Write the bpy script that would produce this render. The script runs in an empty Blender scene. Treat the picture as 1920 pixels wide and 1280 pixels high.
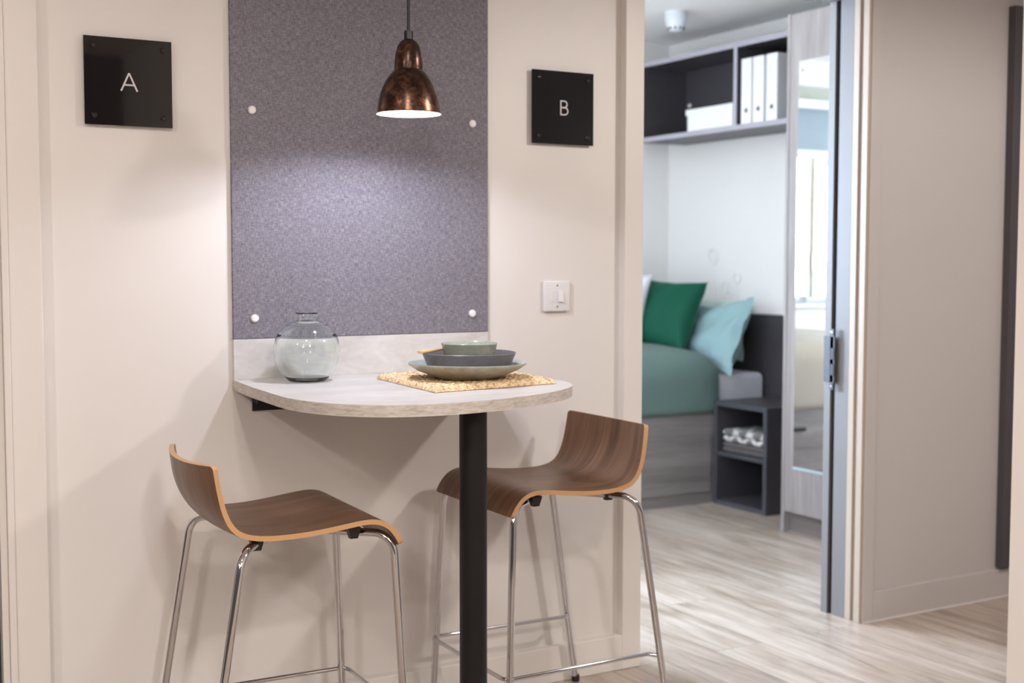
import bpy, bmesh, math, random
from mathutils import Vector, Matrix, noise
random.seed(7)
PI = math.pi
scene = bpy.context.scene
C = scene.collection

# ------------------------------------------------------------------ camera, world, lamps, exposure
cam_d = bpy.data.cameras.new('camera'); cam = bpy.data.objects.new('camera', cam_d); C.objects.link(cam)
cam_d.sensor_width = 36; cam_d.lens = 2407.418/1920*36
cam_d.clip_start = 0.05
yaw, pitch, roll = 0.521671, 0.063628, 0.00082446
fwd = Vector((math.sin(yaw)*math.cos(pitch), math.cos(yaw)*math.cos(pitch), -math.sin(pitch)))
rgt = Vector((math.cos(yaw), -math.sin(yaw), 0)); upv = rgt.cross(fwd)
r2 = math.cos(roll)*rgt + math.sin(roll)*upv
u2 = -math.sin(roll)*rgt + math.cos(roll)*upv
M = Matrix((r2, u2, -fwd)).transposed().to_4x4(); M.translation = Vector((0, -3.0467, 1.2))
cam.matrix_world = M
cam_d.dof.use_dof = True; cam_d.dof.focus_distance = 2.75; cam_d.dof.aperture_fstop = 3.4
scene.camera = cam
scene.view_settings.view_transform = 'Standard'; scene.view_settings.look = 'None'
scene.view_settings.gamma = 1; scene.view_settings.use_curve_mapping = False
scene.view_settings.exposure = 0.2

world = bpy.data.worlds.new('daylight'); scene.world = world; world.use_nodes = True
world.node_tree.nodes['Background'].inputs[0].default_value = (0.86, 0.94, 1.0, 1)
world.node_tree.nodes['Background'].inputs[1].default_value = 3.0

def area(name, loc, rot, size, power, col, shape='RECTANGLE', size_y=None, spread=PI):
    l = bpy.data.lights.new(name, 'AREA'); l.shape = shape; l.size = size
    if size_y: l.size_y = size_y
    l.energy = power; l.color = col; l.spread = spread
    o = bpy.data.objects.new(name, l); C.objects.link(o); o.location = loc; o.rotation_euler = rot
    return o
def spot(name, loc, power, col, ang=150, blend=0.6, r=0.06, rot=(0, 0, 0)):
    l = bpy.data.lights.new(name, 'SPOT'); l.energy = power; l.color = col
    l.spot_size = math.radians(ang); l.spot_blend = blend; l.shadow_soft_size = r
    o = bpy.data.objects.new(name, l); C.objects.link(o); o.location = loc; o.rotation_euler = rot
    return o
WARM = (1.0, 0.93, 0.895)
# recessed ceiling downlights near the wall; these three throw the table's shadows
spot('downlight_or_fill', (-1.42, -1.90, 2.37), 66, WARM, 173, 0.3)
spot('downlight_or_fill', (0.40, -1.90, 2.37), 28, WARM, 173, 0.3)
spot('downlight_or_fill', (3.12, -1.90, 2.37), 104, WARM, 173, 0.3, 0.09)
spot('downlight_or_fill', (0.6, -3.4, 2.37), 84, WARM, 150, 0.4)  # unseen fill spot added to brighten the lower wall
spot('downlight_or_fill', (-1.0, -3.4, 2.37), 84, WARM, 150, 0.4)  # second added fill spot, also out of view
for lx in (0.4, -1.4):          # unseen fill lights added behind the camera for broad ambient light
    gl = bpy.data.lights.new('rear_fill_light', 'POINT'); gl.energy = 30; gl.color = WARM; gl.shadow_soft_size = 0.12
    go = bpy.data.objects.new('rear_fill_light', gl); C.objects.link(go); go.location = (lx, -3.9, 2.15)
# daylight through the bedroom window, and an unseen point light added to fill the bedroom
area('window_daylight', (1.72, 3.05, 1.42), (-PI/2, 0, 0), 1.25, 370, (0.60, 0.77, 1.0), size_y=0.95)
pt = bpy.data.lights.new('bedroom_fill_light', 'POINT'); pt.energy = 18; pt.color = (1.0, 0.97, 0.93); pt.shadow_soft_size = 0.14
pto = bpy.data.objects.new('bedroom_fill_light', pt); C.objects.link(pto); pto.location = (2.4, 1.3, 1.9)
# LED inside the pendant
spot('pendant_led', (1.278, -0.345, 1.563), 14, (0.80, 0.84, 1.0), 165, 0.25, 0.03)

# ------------------------------------------------------------------ materials
def new_mat(name):
    m = bpy.data.materials.new(name); m.use_nodes = True
    nt = m.node_tree; b = nt.nodes['Principled BSDF']
    return m, nt, b
def setin(b, **k):
    for n, v in k.items():
        n = {'col': 'Base Color', 'rough': 'Roughness', 'metal': 'Metallic', 'spec': 'Specular IOR Level', 'ior': 'IOR', 'trans': 'Transmission Weight', 'sheen': 'Sheen Weight', 'coat': 'Coat Weight'}[n]
        b.inputs[n].default_value = (*v, 1) if isinstance(v, tuple) else v
def coords(nt, scale=(1, 1, 1), kind='Object', rot=(0, 0, 0)):
    t = nt.nodes.new('ShaderNodeTexCoord'); mp = nt.nodes.new('ShaderNodeMapping')
    mp.inputs['Scale'].default_value = scale; mp.inputs['Rotation'].default_value = rot
    nt.links.new(t.outputs[kind], mp.inputs['Vector']); return mp.outputs[0]
def noise_tex(nt, vec, scale, detail=4, rough=0.5, dist=0.0):
    n = nt.nodes.new('ShaderNodeTexNoise'); n.inputs['Scale'].default_value = scale
    n.inputs['Detail'].default_value = detail; n.inputs['Roughness'].default_value = rough; n.inputs['Distortion'].default_value = dist
    nt.links.new(vec, n.inputs['Vector']); return n.outputs['Fac']
def ramp(nt, fac, stops):
    r = nt.nodes.new('ShaderNodeValToRGB'); e = r.color_ramp.elements
    while len(e) < len(stops): e.new(0.5)
    for i, (p, c) in enumerate(stops): e[i].position = p; e[i].color = (*c, 1)
    nt.links.new(fac, r.inputs[0]); return r.outputs[0]
def mix(nt, a, b, fac, mode='MIX'):
    m = nt.nodes.new('ShaderNodeMix'); m.data_type = 'RGBA'; m.blend_type = mode
    for i, v in ((6, a), (7, b)):
        if isinstance(v, tuple): m.inputs[i].default_value = (*v, 1)
        else: nt.links.new(v, m.inputs[i])
    if isinstance(fac, (int, float)): m.inputs[0].default_value = fac
    else: nt.links.new(fac, m.inputs[0])
    return m.outputs[2]
def math_n(nt, op, a, b=0.0):
    m = nt.nodes.new('ShaderNodeMath'); m.operation = op
    for i, v in ((0, a), (1, b)):
        if isinstance(v, (int, float)): m.inputs[i].default_value = v
        else: nt.links.new(v, m.inputs[i])
    return m.outputs[0]
def bump(nt, b, h, strength=0.2, dist=0.001):
    n = nt.nodes.new('ShaderNodeBump'); n.inputs['Strength'].default_value = strength; n.inputs['Distance'].default_value = dist
    nt.links.new(h, n.inputs['Height']); nt.links.new(n.outputs[0], b.inputs['Normal'])
def plain(name, col, rough=0.5, metal=0.0, var=0.04, scale=6, bmp=0.0, **k):
    m, nt, b = new_mat(name); setin(b, rough=rough, metal=metal, **k)
    v = coords(nt); f = noise_tex(nt, v, scale, 3)
    lo = tuple(max(0, c*(1-var)) for c in col); hi = tuple(min(1, c*(1+var)) for c in col)
    nt.links.new(ramp(nt, f, [(0.3, lo), (0.7, hi)]), b.inputs['Base Color'])
    if bmp: bump(nt, b, noise_tex(nt, v, 250, 3), bmp, 0.0006)
    return m
def oak(name, c1, c2, c3, stretch, rough=0.45, kind='Object'):
    m, nt, b = new_mat(name); setin(b, rough=rough)
    v = coords(nt, stretch, kind)
    n1 = noise_tex(nt, v, 1.0, 6, 0.6, 0.6); n2 = noise_tex(nt, v, 7.0, 5, 0.7)
    c = ramp(nt, n1, [(0.3, c1), (0.5, c2), (0.72, c3)])
    c = mix(nt, c, ramp(nt, n2, [(0.35, (0.72,)*3), (0.65, (1.0,)*3)]), 0.6, 'MULTIPLY')
    nt.links.new(c, b.inputs['Base Color']); bump(nt, b, n2, 0.08, 0.0005)
    return m

paint = plain('cream_wall_paint', (0.775, 0.735, 0.69), 0.42, var=0.008, scale=2)
paint_trim = plain('cream_trim_paint', (0.78, 0.735, 0.685), 0.35, var=0.008, scale=2)
paint_white = plain('white_bedroom_paint', (0.82, 0.80, 0.77), 0.6, var=0.008, scale=2)
paint_side = plain('dimmed_wall_paint', (0.56, 0.52, 0.495), 0.5, var=0.01, scale=2)  # cream wall paint darkened, with the right panel's dim light in its colour
paint_ceiling = plain('ceiling_paint', (0.90, 0.89, 0.87), 0.7, var=0.01, scale=2)
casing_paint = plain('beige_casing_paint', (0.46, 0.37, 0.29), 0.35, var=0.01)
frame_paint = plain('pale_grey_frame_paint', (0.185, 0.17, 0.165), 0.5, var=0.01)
seal_mat = plain('black_door_seal', (0.012, 0.013, 0.017), 0.5)
anthracite = plain('anthracite_laminate', (0.058, 0.052, 0.058), 0.42, var=0.05, scale=30)
anthr_edge = plain('anthracite_edge', (0.075, 0.075, 0.09), 0.35)
dark_board = plain('dark_grey_board', (0.075, 0.068, 0.075), 0.6)
gloss_black = plain('gloss_black_acrylic', (0.012, 0.010, 0.010), 0.04, var=0.1)
letter_mat = plain('pale_letter_vinyl', (0.62, 0.58, 0.58), 0.5)
stud_mat = plain('black_stud', (0.015, 0.014, 0.014), 0.12)
white_plastic = plain('white_plastic', (0.78, 0.76, 0.76), 0.25, var=0.01)
pin_mat = plain('white_pin', (0.85, 0.84, 0.84), 0.3, var=0.01)
screw_mat = plain('dull_screw_metal', (0.25, 0.23, 0.21), 0.4, 0.6)
chrome = plain('chrome', (0.66, 0.66, 0.68), 0.07, 1.0, var=0.01)
black_metal = plain('black_powder_coat', (0.010, 0.0085, 0.0085), 0.42, var=0.08, spec=0.3)
black_plastic = plain('black_plastic', (0.012, 0.012, 0.014), 0.4)
steel_grey = plain('grey_zinc_steel', (0.07, 0.07, 0.08), 0.45, 0.3)
cord_mat = plain('dark_grey_cord', (0.03, 0.03, 0.032), 0.6)
mirror_mat = plain('mirror_glass', (0.92, 0.93, 0.93), 0.015, 1.0, var=0.0)
mirror_edge = plain('mirror_edge', (0.5, 0.6, 0.65), 0.2)
carton_white = plain('white_card', (0.82, 0.82, 0.83), 0.5, var=0.01)
shade_in = plain('white_enamel_lining', (0.85, 0.85, 0.88), 0.35, var=0.0)
detector_mat = plain('white_detector_plastic', (0.66, 0.69, 0.73), 0.35, var=0.01)
olive_frame = plain('olive_timber_frame', (0.34, 0.32, 0.22), 0.5)
wood_stick = plain('pale_wood', (0.72, 0.50, 0.24), 0.5, var=0.1, scale=40)
blind_mat = plain('blue_grey_blind', (0.30, 0.36, 0.39), 0.8)
sage_trim = plain('sage_trim_paint', (0.42, 0.44, 0.36), 0.6)
shelf_edge = plain('lavender_grey_edge', (0.42, 0.40, 0.45), 0.35)
decal_mat = plain('pale_wall_decal', (0.765, 0.76, 0.75), 0.6, var=0.0)

def fabric_board():
    m, nt, b = new_mat('grey_melange_fabric'); setin(b, rough=0.95, spec=0.1)
    va = coords(nt, (420, 1, 80)); vb = coords(nt, (80, 1, 420))
    a = noise_tex(nt, va, 1.0, 2, 0.6); c = noise_tex(nt, vb, 1.0, 2, 0.6)
    big = noise_tex(nt, coords(nt), 60, 3)
    s = math_n(nt, 'ADD', a, c); s = math_n(nt, 'MULTIPLY', s, 0.5)
    col = ramp(nt, s, [(0.33, (0.13, 0.12, 0.137)), (0.5, (0.222, 0.21, 0.237)), (0.67, (0.35, 0.335, 0.37))])
    col = mix(nt, col, ramp(nt, big, [(0.35, (0.88, 0.86, 0.9)), (0.65, (1, 1, 1))]), 0.8, 'MULTIPLY')
    nt.links.new(col, b.inputs['Base Color']); bump(nt, b, s, 0.5, 0.001); return m
fabric_mat = fabric_board()

def floor_oak():
    m, nt, b = new_mat('pale_oak_plank_floor'); setin(b, rough=0.29, spec=0.75)
    v = coords(nt, (1, 1, 1), 'Object', (0, 0, PI/2))
    br = nt.nodes.new('ShaderNodeTexBrick'); br.inputs['Scale'].default_value = 1.0
    br.inputs['Brick Width'].default_value = 1.35; br.inputs['Row Height'].default_value = 0.19
    br.inputs['Mortar Size'].default_value = 0.0012; br.inputs['Mortar Smooth'].default_value = 0.3
    br.inputs['Color1'].default_value = (0, 0, 0, 1); br.inputs['Color2'].default_value = (1, 1, 1, 1); br.offset = 0.37
    nt.links.new(v, br.inputs['Vector'])
    sep = nt.nodes.new('ShaderNodeSeparateColor'); nt.links.new(br.outputs['Color'], sep.inputs[0])
    off = nt.nodes.new('ShaderNodeCombineXYZ'); nt.links.new(math_n(nt, 'MULTIPLY', sep.outputs[0], 7.0), off.inputs[2])
    va = nt.nodes.new('ShaderNodeVectorMath'); va.operation = 'ADD'
    nt.links.new(coords(nt, (9, 1.1, 1)), va.inputs[0]); nt.links.new(off.outputs[0], va.inputs[1])
    n1 = noise_tex(nt, va.outputs[0], 1.6, 6, 0.62, 0.8)
    vb = nt.nodes.new('ShaderNodeVectorMath'); vb.operation = 'ADD'
    nt.links.new(coords(nt, (60, 3, 1)), vb.inputs[0]); nt.links.new(off.outputs[0], vb.inputs[1])
    n2 = noise_tex(nt, vb.outputs[0], 1.5, 4, 0.6)
    c = ramp(nt, n1, [(0.34, (0.31, 0.245, 0.185)), (0.48, (0.49, 0.395, 0.32)), (0.64, (0.61, 0.52, 0.44))])
    c = mix(nt, c, ramp(nt, n2, [(0.35, (0.84, 0.82, 0.80)), (0.6, (1, 1, 1))]), 0.7, 'MULTIPLY')
    c = mix(nt, c, ramp(nt, sep.outputs[0], [(0, (0.88, 0.87, 0.86)), (1, (1, 1, 1))]), 0.7, 'MULTIPLY')
    c = mix(nt, c, (0.22, 0.17, 0.13), br.outputs['Fac'])
    nt.links.new(c, b.inputs['Base Color']); bump(nt, b, n2, 0.05, 0.0005); return m
floor_mat = floor_oak()

def walnut():
    m, nt, b = new_mat('walnut_veneer'); setin(b, rough=0.36, spec=0.4)
    v = coords(nt, (1, 1, 1), 'UV')
    w = coords(nt, (2.2, 26, 1), 'UV')
    n1 = noise_tex(nt, w, 1.0, 5, 0.6, 1.2)
    n2 = noise_tex(nt, coords(nt, (10, 260, 1), 'UV'), 1.0, 3, 0.6)
    c = ramp(nt, n1, [(0.25, (0.085, 0.041, 0.022)), (0.42, (0.165, 0.086, 0.048)), (0.58, (0.235, 0.130, 0.076)), (0.75, (0.32, 0.19, 0.118))])
    c = mix(nt, c, ramp(nt, n2, [(0.3, (0.7, 0.66, 0.62)), (0.6, (1, 1, 1))]), 0.6, 'MULTIPLY')
    nt.links.new(c, b.inputs['Base Color']); bump(nt, b, n2, 0.06, 0.0004); return m
walnut_mat = walnut()
def plymat():
    m, nt, b = new_mat('birch_ply_edge'); setin(b, rough=0.5)
    w = nt.nodes.new('ShaderNodeTexWave'); w.bands_direction = 'X'; w.inputs['Scale'].default_value = 1.6
    nt.links.new(coords(nt, (1, 1, 1), 'UV'), w.inputs['Vector'])
    nt.links.new(ramp(nt, w.outputs['Fac'], [(0.2, (0.42, 0.215, 0.085)), (0.7, (0.68, 0.40, 0.19))]), b.inputs['Base Color']); return m
ply_mat = plymat()

def marble_lam(name, c1, c2, c3):
    m, nt, b = new_mat(name); setin(b, rough=0.38)
    n1 = noise_tex(nt, coords(nt, (3, 9, 9)), 1.5, 6, 0.65, 0.8); n2 = noise_tex(nt, coords(nt, (40, 90, 90)), 1.2, 4, 0.6)
    c = ramp(nt, n1, [(0.30, c1), (0.5, c2), (0.7, c3)])
    c = mix(nt, c, ramp(nt, n2, [(0.3, (0.9, 0.89, 0.87)), (0.6, (1, 1, 1))]), 0.6, 'MULTIPLY')
    nt.links.new(c, b.inputs['Base Color']); return m
table_mat = marble_lam('pale_stone_laminate', (0.56, 0.53, 0.50), (0.66, 0.64, 0.615), (0.74, 0.72, 0.70))
def edge_lam():
    m, nt, b = new_mat('limed_edge_band'); setin(b, rough=0.5)
    n1 = noise_tex(nt, coords(nt, (14, 14, 70)), 2.2, 6, 0.7, 0.6); n2 = noise_tex(nt, coords(nt, (60, 60, 260)), 1.2, 4, 0.6)
    c = ramp(nt, n1, [(0.33, (0.45, 0.395, 0.335)), (0.5, (0.60, 0.545, 0.48)), (0.68, (0.70, 0.66, 0.60))])
    c = mix(nt, c, ramp(nt, n2, [(0.3, (0.8, 0.77, 0.73)), (0.6, (1, 1, 1))]), 0.7, 'MULTIPLY')
    nt.links.new(c, b.inputs['Base Color']); return m
edge_mat = edge_lam()

wardrobe_mat = oak('grey_oak_upright', (0.27, 0.235, 0.225), (0.37, 0.335, 0.325), (0.46, 0.425, 0.415), (14, 14, 0.9), 0.4)
bedbase_mat = oak('grey_oak_lengthwise', (0.17, 0.145, 0.135), (0.24, 0.212, 0.20), (0.31, 0.28, 0.265), (1.1, 14, 14), 0.45)
plinth_mat = oak('grey_oak_plinth', (0.15, 0.125, 0.115), (0.21, 0.18, 0.165), (0.27, 0.235, 0.22), (14, 1.1, 14), 0.5)

def copper():
    m, nt, b = new_mat('mottled_aged_copper'); setin(b, rough=0.28, metal=0.85)
    v = coords(nt); n = noise_tex(nt, v, 42, 7, 0.68, 1.2); n2 = noise_tex(nt, v, 9, 3, 0.5, 0.5)
    s = math_n(nt, 'ADD', math_n(nt, 'MULTIPLY', n, 0.65), math_n(nt, 'MULTIPLY', n2, 0.35))
    c = ramp(nt, s, [(0.38, (0.030, 0.020, 0.018)), (0.48, (0.085, 0.045, 0.032)), (0.57, (0.20, 0.090, 0.052)), (0.70, (0.42, 0.20, 0.12))])
    nt.links.new(c, b.inputs['Base Color']); return m
copper_mat = copper()
def glow(name, col, s):
    m, nt, b = new_mat(name); setin(b, col=col); b.inputs['Emission Color'].default_value = (*col, 1); b.inputs['Emission Strength'].default_value = s; return m
led_mat = glow('lit_led_disc', (0.85, 0.88, 1.0), 9.0)

def glass(name, col, rough=0.0):
    m, nt, b = new_mat(name); setin(b, col=col, rough=rough, trans=1.0, ior=1.45); return m
vase_glass = glass('pale_aqua_glass', (0.955, 0.992, 0.982))
def thin_pane():
    m = bpy.data.materials.new('window_glass'); m.use_nodes = True; nt = m.node_tree; nt.nodes.clear()
    t = nt.nodes.new('ShaderNodeBsdfTransparent'); g = nt.nodes.new('ShaderNodeBsdfGlossy'); g.inputs['Roughness'].default_value = 0.02
    f = nt.nodes.new('ShaderNodeFresnel'); f.inputs[0].default_value = 1.45; mx = nt.nodes.new('ShaderNodeMixShader'); o = nt.nodes.new('ShaderNodeOutputMaterial')
    nt.links.new(f.outputs[0], mx.inputs[0]); nt.links.new(t.outputs[0], mx.inputs[1]); nt.links.new(g.outputs[0], mx.inputs[2]); nt.links.new(mx.outputs[0], o.inputs[0]); return m
pane_glass = thin_pane()

def ceramic(name, c1, c2, rough, sc=40, rim=None):
    m, nt, b = new_mat(name); setin(b, rough=rough, spec=0.5)
    v = coords(nt)
    c = ramp(nt, noise_tex(nt, v, sc, 5, 0.6), [(0.3, c1), (0.7, c2)])
    sp = ramp(nt, noise_tex(nt, v, 420, 1, 0.3), [(0.27, (0.6, 0.6, 0.6)), (0.32, (1, 1, 1))])
    nt.links.new(mix(nt, c, sp, 1.0, 'MULTIPLY'), b.inputs['Base Color']); return m
plate_mat = ceramic('sage_glaze_under', (0.29, 0.28, 0.21), (0.42, 0.395, 0.30), 0.22)
plate_top_mat = ceramic('pale_aqua_glaze', (0.36, 0.41, 0.39), (0.46, 0.50, 0.475), 0.18)
bowl_mat = ceramic('mauve_grey_stoneware', (0.135, 0.122, 0.128), (0.165, 0.15, 0.157), 0.38)
small_bowl_mat = ceramic('celadon_glaze', (0.30, 0.335, 0.27), (0.40, 0.435, 0.365), 0.15)

def weave():
    m, nt, b = new_mat('natural_rush_rope'); setin(b, rough=0.8)
    v = coords(nt)
    n = noise_tex(nt, v, 130, 3, 0.6); n2 = noise_tex(nt, v, 900, 2, 0.6)
    c = ramp(nt, n, [(0.36, (0.50, 0.27, 0.11)), (0.46, (0.75, 0.54, 0.31)), (0.60, (0.86, 0.70, 0.47))])
    nt.links.new(mix(nt, c, ramp(nt, n2, [(0.3, (0.8, 0.76, 0.7)), (0.6, (1, 1, 1))]), 0.6, 'MULTIPLY'), b.inputs['Base Color'])
    bump(nt, b, n2, 0.3, 0.001); return m
rope_mat = weave()

def cloth(name, col, var=0.12, sc=500, sheen=0.2, rough=0.9):
    m, nt, b = new_mat(name); setin(b, rough=rough, sheen=sheen, spec=0.15)
    v = coords(nt); n = noise_tex(nt, v, sc, 3, 0.7); n2 = noise_tex(nt, v, 5, 3)
    lo = tuple(c*(1-var) for c in col); hi = tuple(min(1, c*(1+var)) for c in col)
    c = mix(nt, ramp(nt, n, [(0.35, lo), (0.65, hi)]), ramp(nt, n2, [(0.3, (0.93,)*3), (0.7, (1,)*3)]), 1.0, 'MULTIPLY')
    nt.links.new(c, b.inputs['Base Color']); bump(nt, b, n, 0.25, 0.001); return m
teal_duvet = cloth('sage_teal_woven_cotton', (0.27, 0.40, 0.35))
teal_pillow = cloth('pale_teal_cotton', (0.29, 0.44, 0.45), 0.05)
green_velvet = cloth('emerald_velvet', (0.007, 0.085, 0.048), 0.1, 300, 0.45, 0.6)
green_velvet.node_tree.nodes['Principled BSDF'].inputs['Sheen Tint'].default_value = (0.25, 0.8, 0.6, 1)
green_velvet.node_tree.nodes['Principled BSDF'].inputs['Sheen Roughness'].default_value = 0.35
white_cotton = cloth('white_cotton', (0.72, 0.72, 0.76), 0.02)
mint_cotton = cloth('mint_cotton', (0.60, 0.72, 0.67), 0.03)
cream_throw = cloth('cream_cotton_throw', (0.86, 0.79, 0.66), 0.05)
grey_towel = cloth('charcoal_towel', (0.12, 0.105, 0.105), 0.2)
def patt_towel():
    m, nt, b = new_mat('white_lattice_pattern_towel'); setin(b, rough=0.95)
    v = coords(nt, (1, 1, 1), 'UV')
    w = nt.nodes.new('ShaderNodeTexWave'); w.bands_direction = 'DIAGONAL'; w.inputs['Scale'].default_value = 1.0; w.inputs['Distortion'].default_value = 0.6
    nt.links.new(v, w.inputs['Vector'])
    v2 = coords(nt, (1, -1, 1), 'UV')
    w2 = nt.nodes.new('ShaderNodeTexWave'); w2.bands_direction = 'DIAGONAL'; w2.inputs['Scale'].default_value = 1.0; w2.inputs['Distortion'].default_value = 0.6
    nt.links.new(v2, w2.inputs['Vector'])
    s = math_n(nt, 'MAXIMUM', w.outputs['Fac'], w2.outputs['Fac'])
    nt.links.new(ramp(nt, s, [(0.76, (0.17, 0.155, 0.15)), (0.84, (0.62, 0.60, 0.58))]), b.inputs['Base Color']); return m
pattern_towel = patt_towel()

# ------------------------------------------------------------------ mesh helpers
def box(bm, x0, x1, y0, y1, z0, z1, bev=0.0, seg=2, mi=0):
    vs = [bm.verts.new((x, y, z)) for x in (x0, x1) for y in (y0, y1) for z in (z0, z1)]
    idx = [(0, 1, 3, 2), (4, 6, 7, 5), (0, 4, 5, 1), (2, 3, 7, 6), (0, 2, 6, 4), (1, 5, 7, 3)]
    fs = [bm.faces.new([vs[i] for i in f]) for f in idx]
    for f in fs: f.material_index = mi
    if bev:
        es = list({e for f in fs for e in f.edges})
        bmesh.ops.bevel(bm, geom=es, offset=bev, segments=seg, profile=0.5, affect='EDGES', clamp_overlap=True)
    return fs
def B(*a, **k):
    bm = bmesh.new(); box(bm, *a, **k); return bm
def extrude_poly(bm, pts, z0, z1, mi=0, side_mi=None):
    a = [bm.verts.new((x, y, z0)) for x, y in pts]; b = [bm.verts.new((x, y, z1)) for x, y in pts]
    n = len(pts); side_mi = mi if side_mi is None else side_mi
    f = bm.faces.new(list(reversed(a))); f.material_index = mi
    f = bm.faces.new(b); f.material_index = mi
    for i in range(n):
        f = bm.faces.new((a[i], a[(i+1) % n], b[(i+1) % n], b[i])); f.material_index = side_mi
def lathe(bm, prof, c=(0, 0, 0), seg=64, mi=0, close=True, wob=0.0, rs=1.0):
    prof = [(p[0]*rs,)+tuple(p[1:]) for p in prof]
    rings = []
    for j, p in enumerate(prof):
        r, z = p[0], p[1]
        if r < 1e-6: rings.append([bm.verts.new((c[0], c[1], c[2]+z))]); continue
        rings.append([bm.verts.new((c[0]+r*(1+wob*math.sin(2*a+1)+0.6*wob*math.sin(3*a))*math.cos(a), c[1]+r*(1+wob*math.sin(2*a+1))*math.sin(a), c[2]+z+wob*0.12*math.sin(2*a)*min(1, z/0.03) if wob else c[2]+z))
                      for a in (2*PI*i/seg for i in range(seg))])
    for j, (A, D) in enumerate(zip(rings[:-1], rings[1:])):
        m = prof[j][2] if len(prof[j]) > 2 else mi
        for i in range(seg):
            k = (i+1) % seg
            if len(A) == 1 and len(D) == 1: continue
            if len(A) == 1: f = bm.faces.new((A[0], D[k], D[i]))
            elif len(D) == 1: f = bm.faces.new((A[i], A[k], D[0]))
            else: f = bm.faces.new((A[i], A[k], D[k], D[i]))
            f.material_index = m
def fillet(pts, r, n=8):
    pts = [Vector(p) for p in pts]; out = [pts[0]]
    for i in range(1, len(pts)-1):
        rr = r[i] if isinstance(r, (list, tuple)) else r
        a, p, b = pts[i-1], pts[i], pts[i+1]
        d1 = (a-p).normalized(); d2 = (b-p).normalized(); th = d1.angle(d2)
        if rr <= 0 or th > PI-0.02: out.append(p); continue
        t = min(rr/math.tan(th/2), (a-p).length*0.49, (b-p).length*0.49); rad = t*math.tan(th/2)
        c = p+(d1+d2).normalized()*(rad/math.sin(th/2)); s = p+d1*t-c; e = p+d2*t-c; w = s.angle(e)
        for k in range(n+1):
            f = k/n; out.append(c+(s*math.sin((1-f)*w)+e*math.sin(f*w))/math.sin(w))
    out.append(pts[-1]); return out
def tube(bm, pts, r, seg=14, closed=False, mi=0):
    pts = [Vector(p) for p in pts]; n = len(pts); rings = []
    rs = r if isinstance(r, (list, tuple)) else [r]*n
    def tan(i):
        if closed: return (pts[(i+1) % n]-pts[i-1]).normalized()
        return (pts[min(i+1, n-1)]-pts[max(i-1, 0)]).normalized()
    t = tan(0); nrm = t.orthogonal().normalized()
    for i in range(n):
        t = tan(i); nrm = (nrm-t*nrm.dot(t)).normalized(); bi = t.cross(nrm)
        rings.append([bm.verts.new(pts[i]+rs[i]*(math.cos(a)*nrm+math.sin(a)*bi)) for a in (2*PI*k/seg for k in range(seg))])
    for i in range(n if closed else n-1):
        A, D = rings[i], rings[(i+1) % n]; sh = 0
        if closed and i == n-1:
            sh = min(range(seg), key=lambda s: (A[0].co-D[s].co).length)
        for k in range(seg): bm.faces.new((A[k], A[(k+1) % seg], D[(k+1+sh) % seg], D[(k+sh) % seg])).material_index = mi
    if not closed:
        bm.faces.new(list(reversed(rings[0]))).material_index = mi; bm.faces.new(rings[-1]).material_index = mi
def grid(bm, f, nu, nv, mi=0, uv=None):
    V = [[bm.verts.new(f(i/nu, j/nv)) for j in range(nv+1)] for i in range(nu+1)]; F = []
    for i in range(nu):
        for j in range(nv):
            fc = bm.faces.new((V[i][j], V[i+1][j], V[i+1][j+1], V[i][j+1])); fc.material_index = mi; F.append(fc)
    return V, F

def obj(name, bm, mats, parent=None, smooth=False, origin=None, angle=35, weld=False):
    if weld: bmesh.ops.remove_doubles(bm, verts=bm.verts, dist=1e-5)
    bmesh.ops.recalc_face_normals(bm, faces=bm.faces)
    me = bpy.data.meshes.new(name); o = bpy.data.objects.new(name, me); C.objects.link(o)
    if parent is not None:
        o.parent = parent
        if parent.get('_w') is not None: bmesh.ops.translate(bm, verts=bm.verts, vec=-Vector(parent['_w']))
    else:
        if origin is None:
            xs = [v.co.x for v in bm.verts]; ys = [v.co.y for v in bm.verts]; zs = [v.co.z for v in bm.verts]
            origin = ((min(xs)+max(xs))/2, (min(ys)+max(ys))/2, min(zs))
        bmesh.ops.translate(bm, verts=bm.verts, vec=-Vector(origin)); o.location = origin
    if smooth:
        for f in bm.faces: f.smooth = True
        for e in bm.edges:
            if len(e.link_faces) == 2 and e.calc_face_angle(0) > math.radians(angle): e.smooth = False
    bm.to_mesh(me); bm.free()
    for m in (mats if isinstance(mats, (list, tuple)) else [mats]): me.materials.append(m)
    return o
def tag(o, label, cat, group=None):
    o['label'] = label; o['category'] = cat
    if group: o['group'] = group
    return o
def thing(name, label, cat, loc, rz=0, group=None, local=False):
    o = bpy.data.objects.new(name, None); C.objects.link(o); o.location = loc; o.rotation_euler = (0, 0, rz)
    o.empty_display_size = 0.05
    if not local: o['_w'] = list(loc)        # parts are written in world coordinates
    return tag(o, label, cat, group)
def struct(name, bm, mats, parent=None, **k):
    o = obj(name, bm, mats, parent, **k)
    if parent is None: o['kind'] = 'structure'
    return o
def dup(root, loc, rz=None):
    r = root.copy(); C.objects.link(r); r.location = loc
    if rz is not None: r.rotation_euler = (0, 0, rz)
    for ch in list(root.children):
        c = ch.copy(); C.objects.link(c); c.parent = r
        for g in list(ch.children):
            d = g.copy(); C.objects.link(d); d.parent = c
    return r

YW = 0.03                       # recessed field of the panelled wall; stiles stand proud at y = 0
K = (3.0467+YW)/3.0467
def wx(x): return x*K           # a point measured on y=0 carried along its sight line to the recessed field
def wz(z): return 1.2+(z-1.2)*K
XH, YF, ZC = 4.41, 2.85, 2.40

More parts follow.
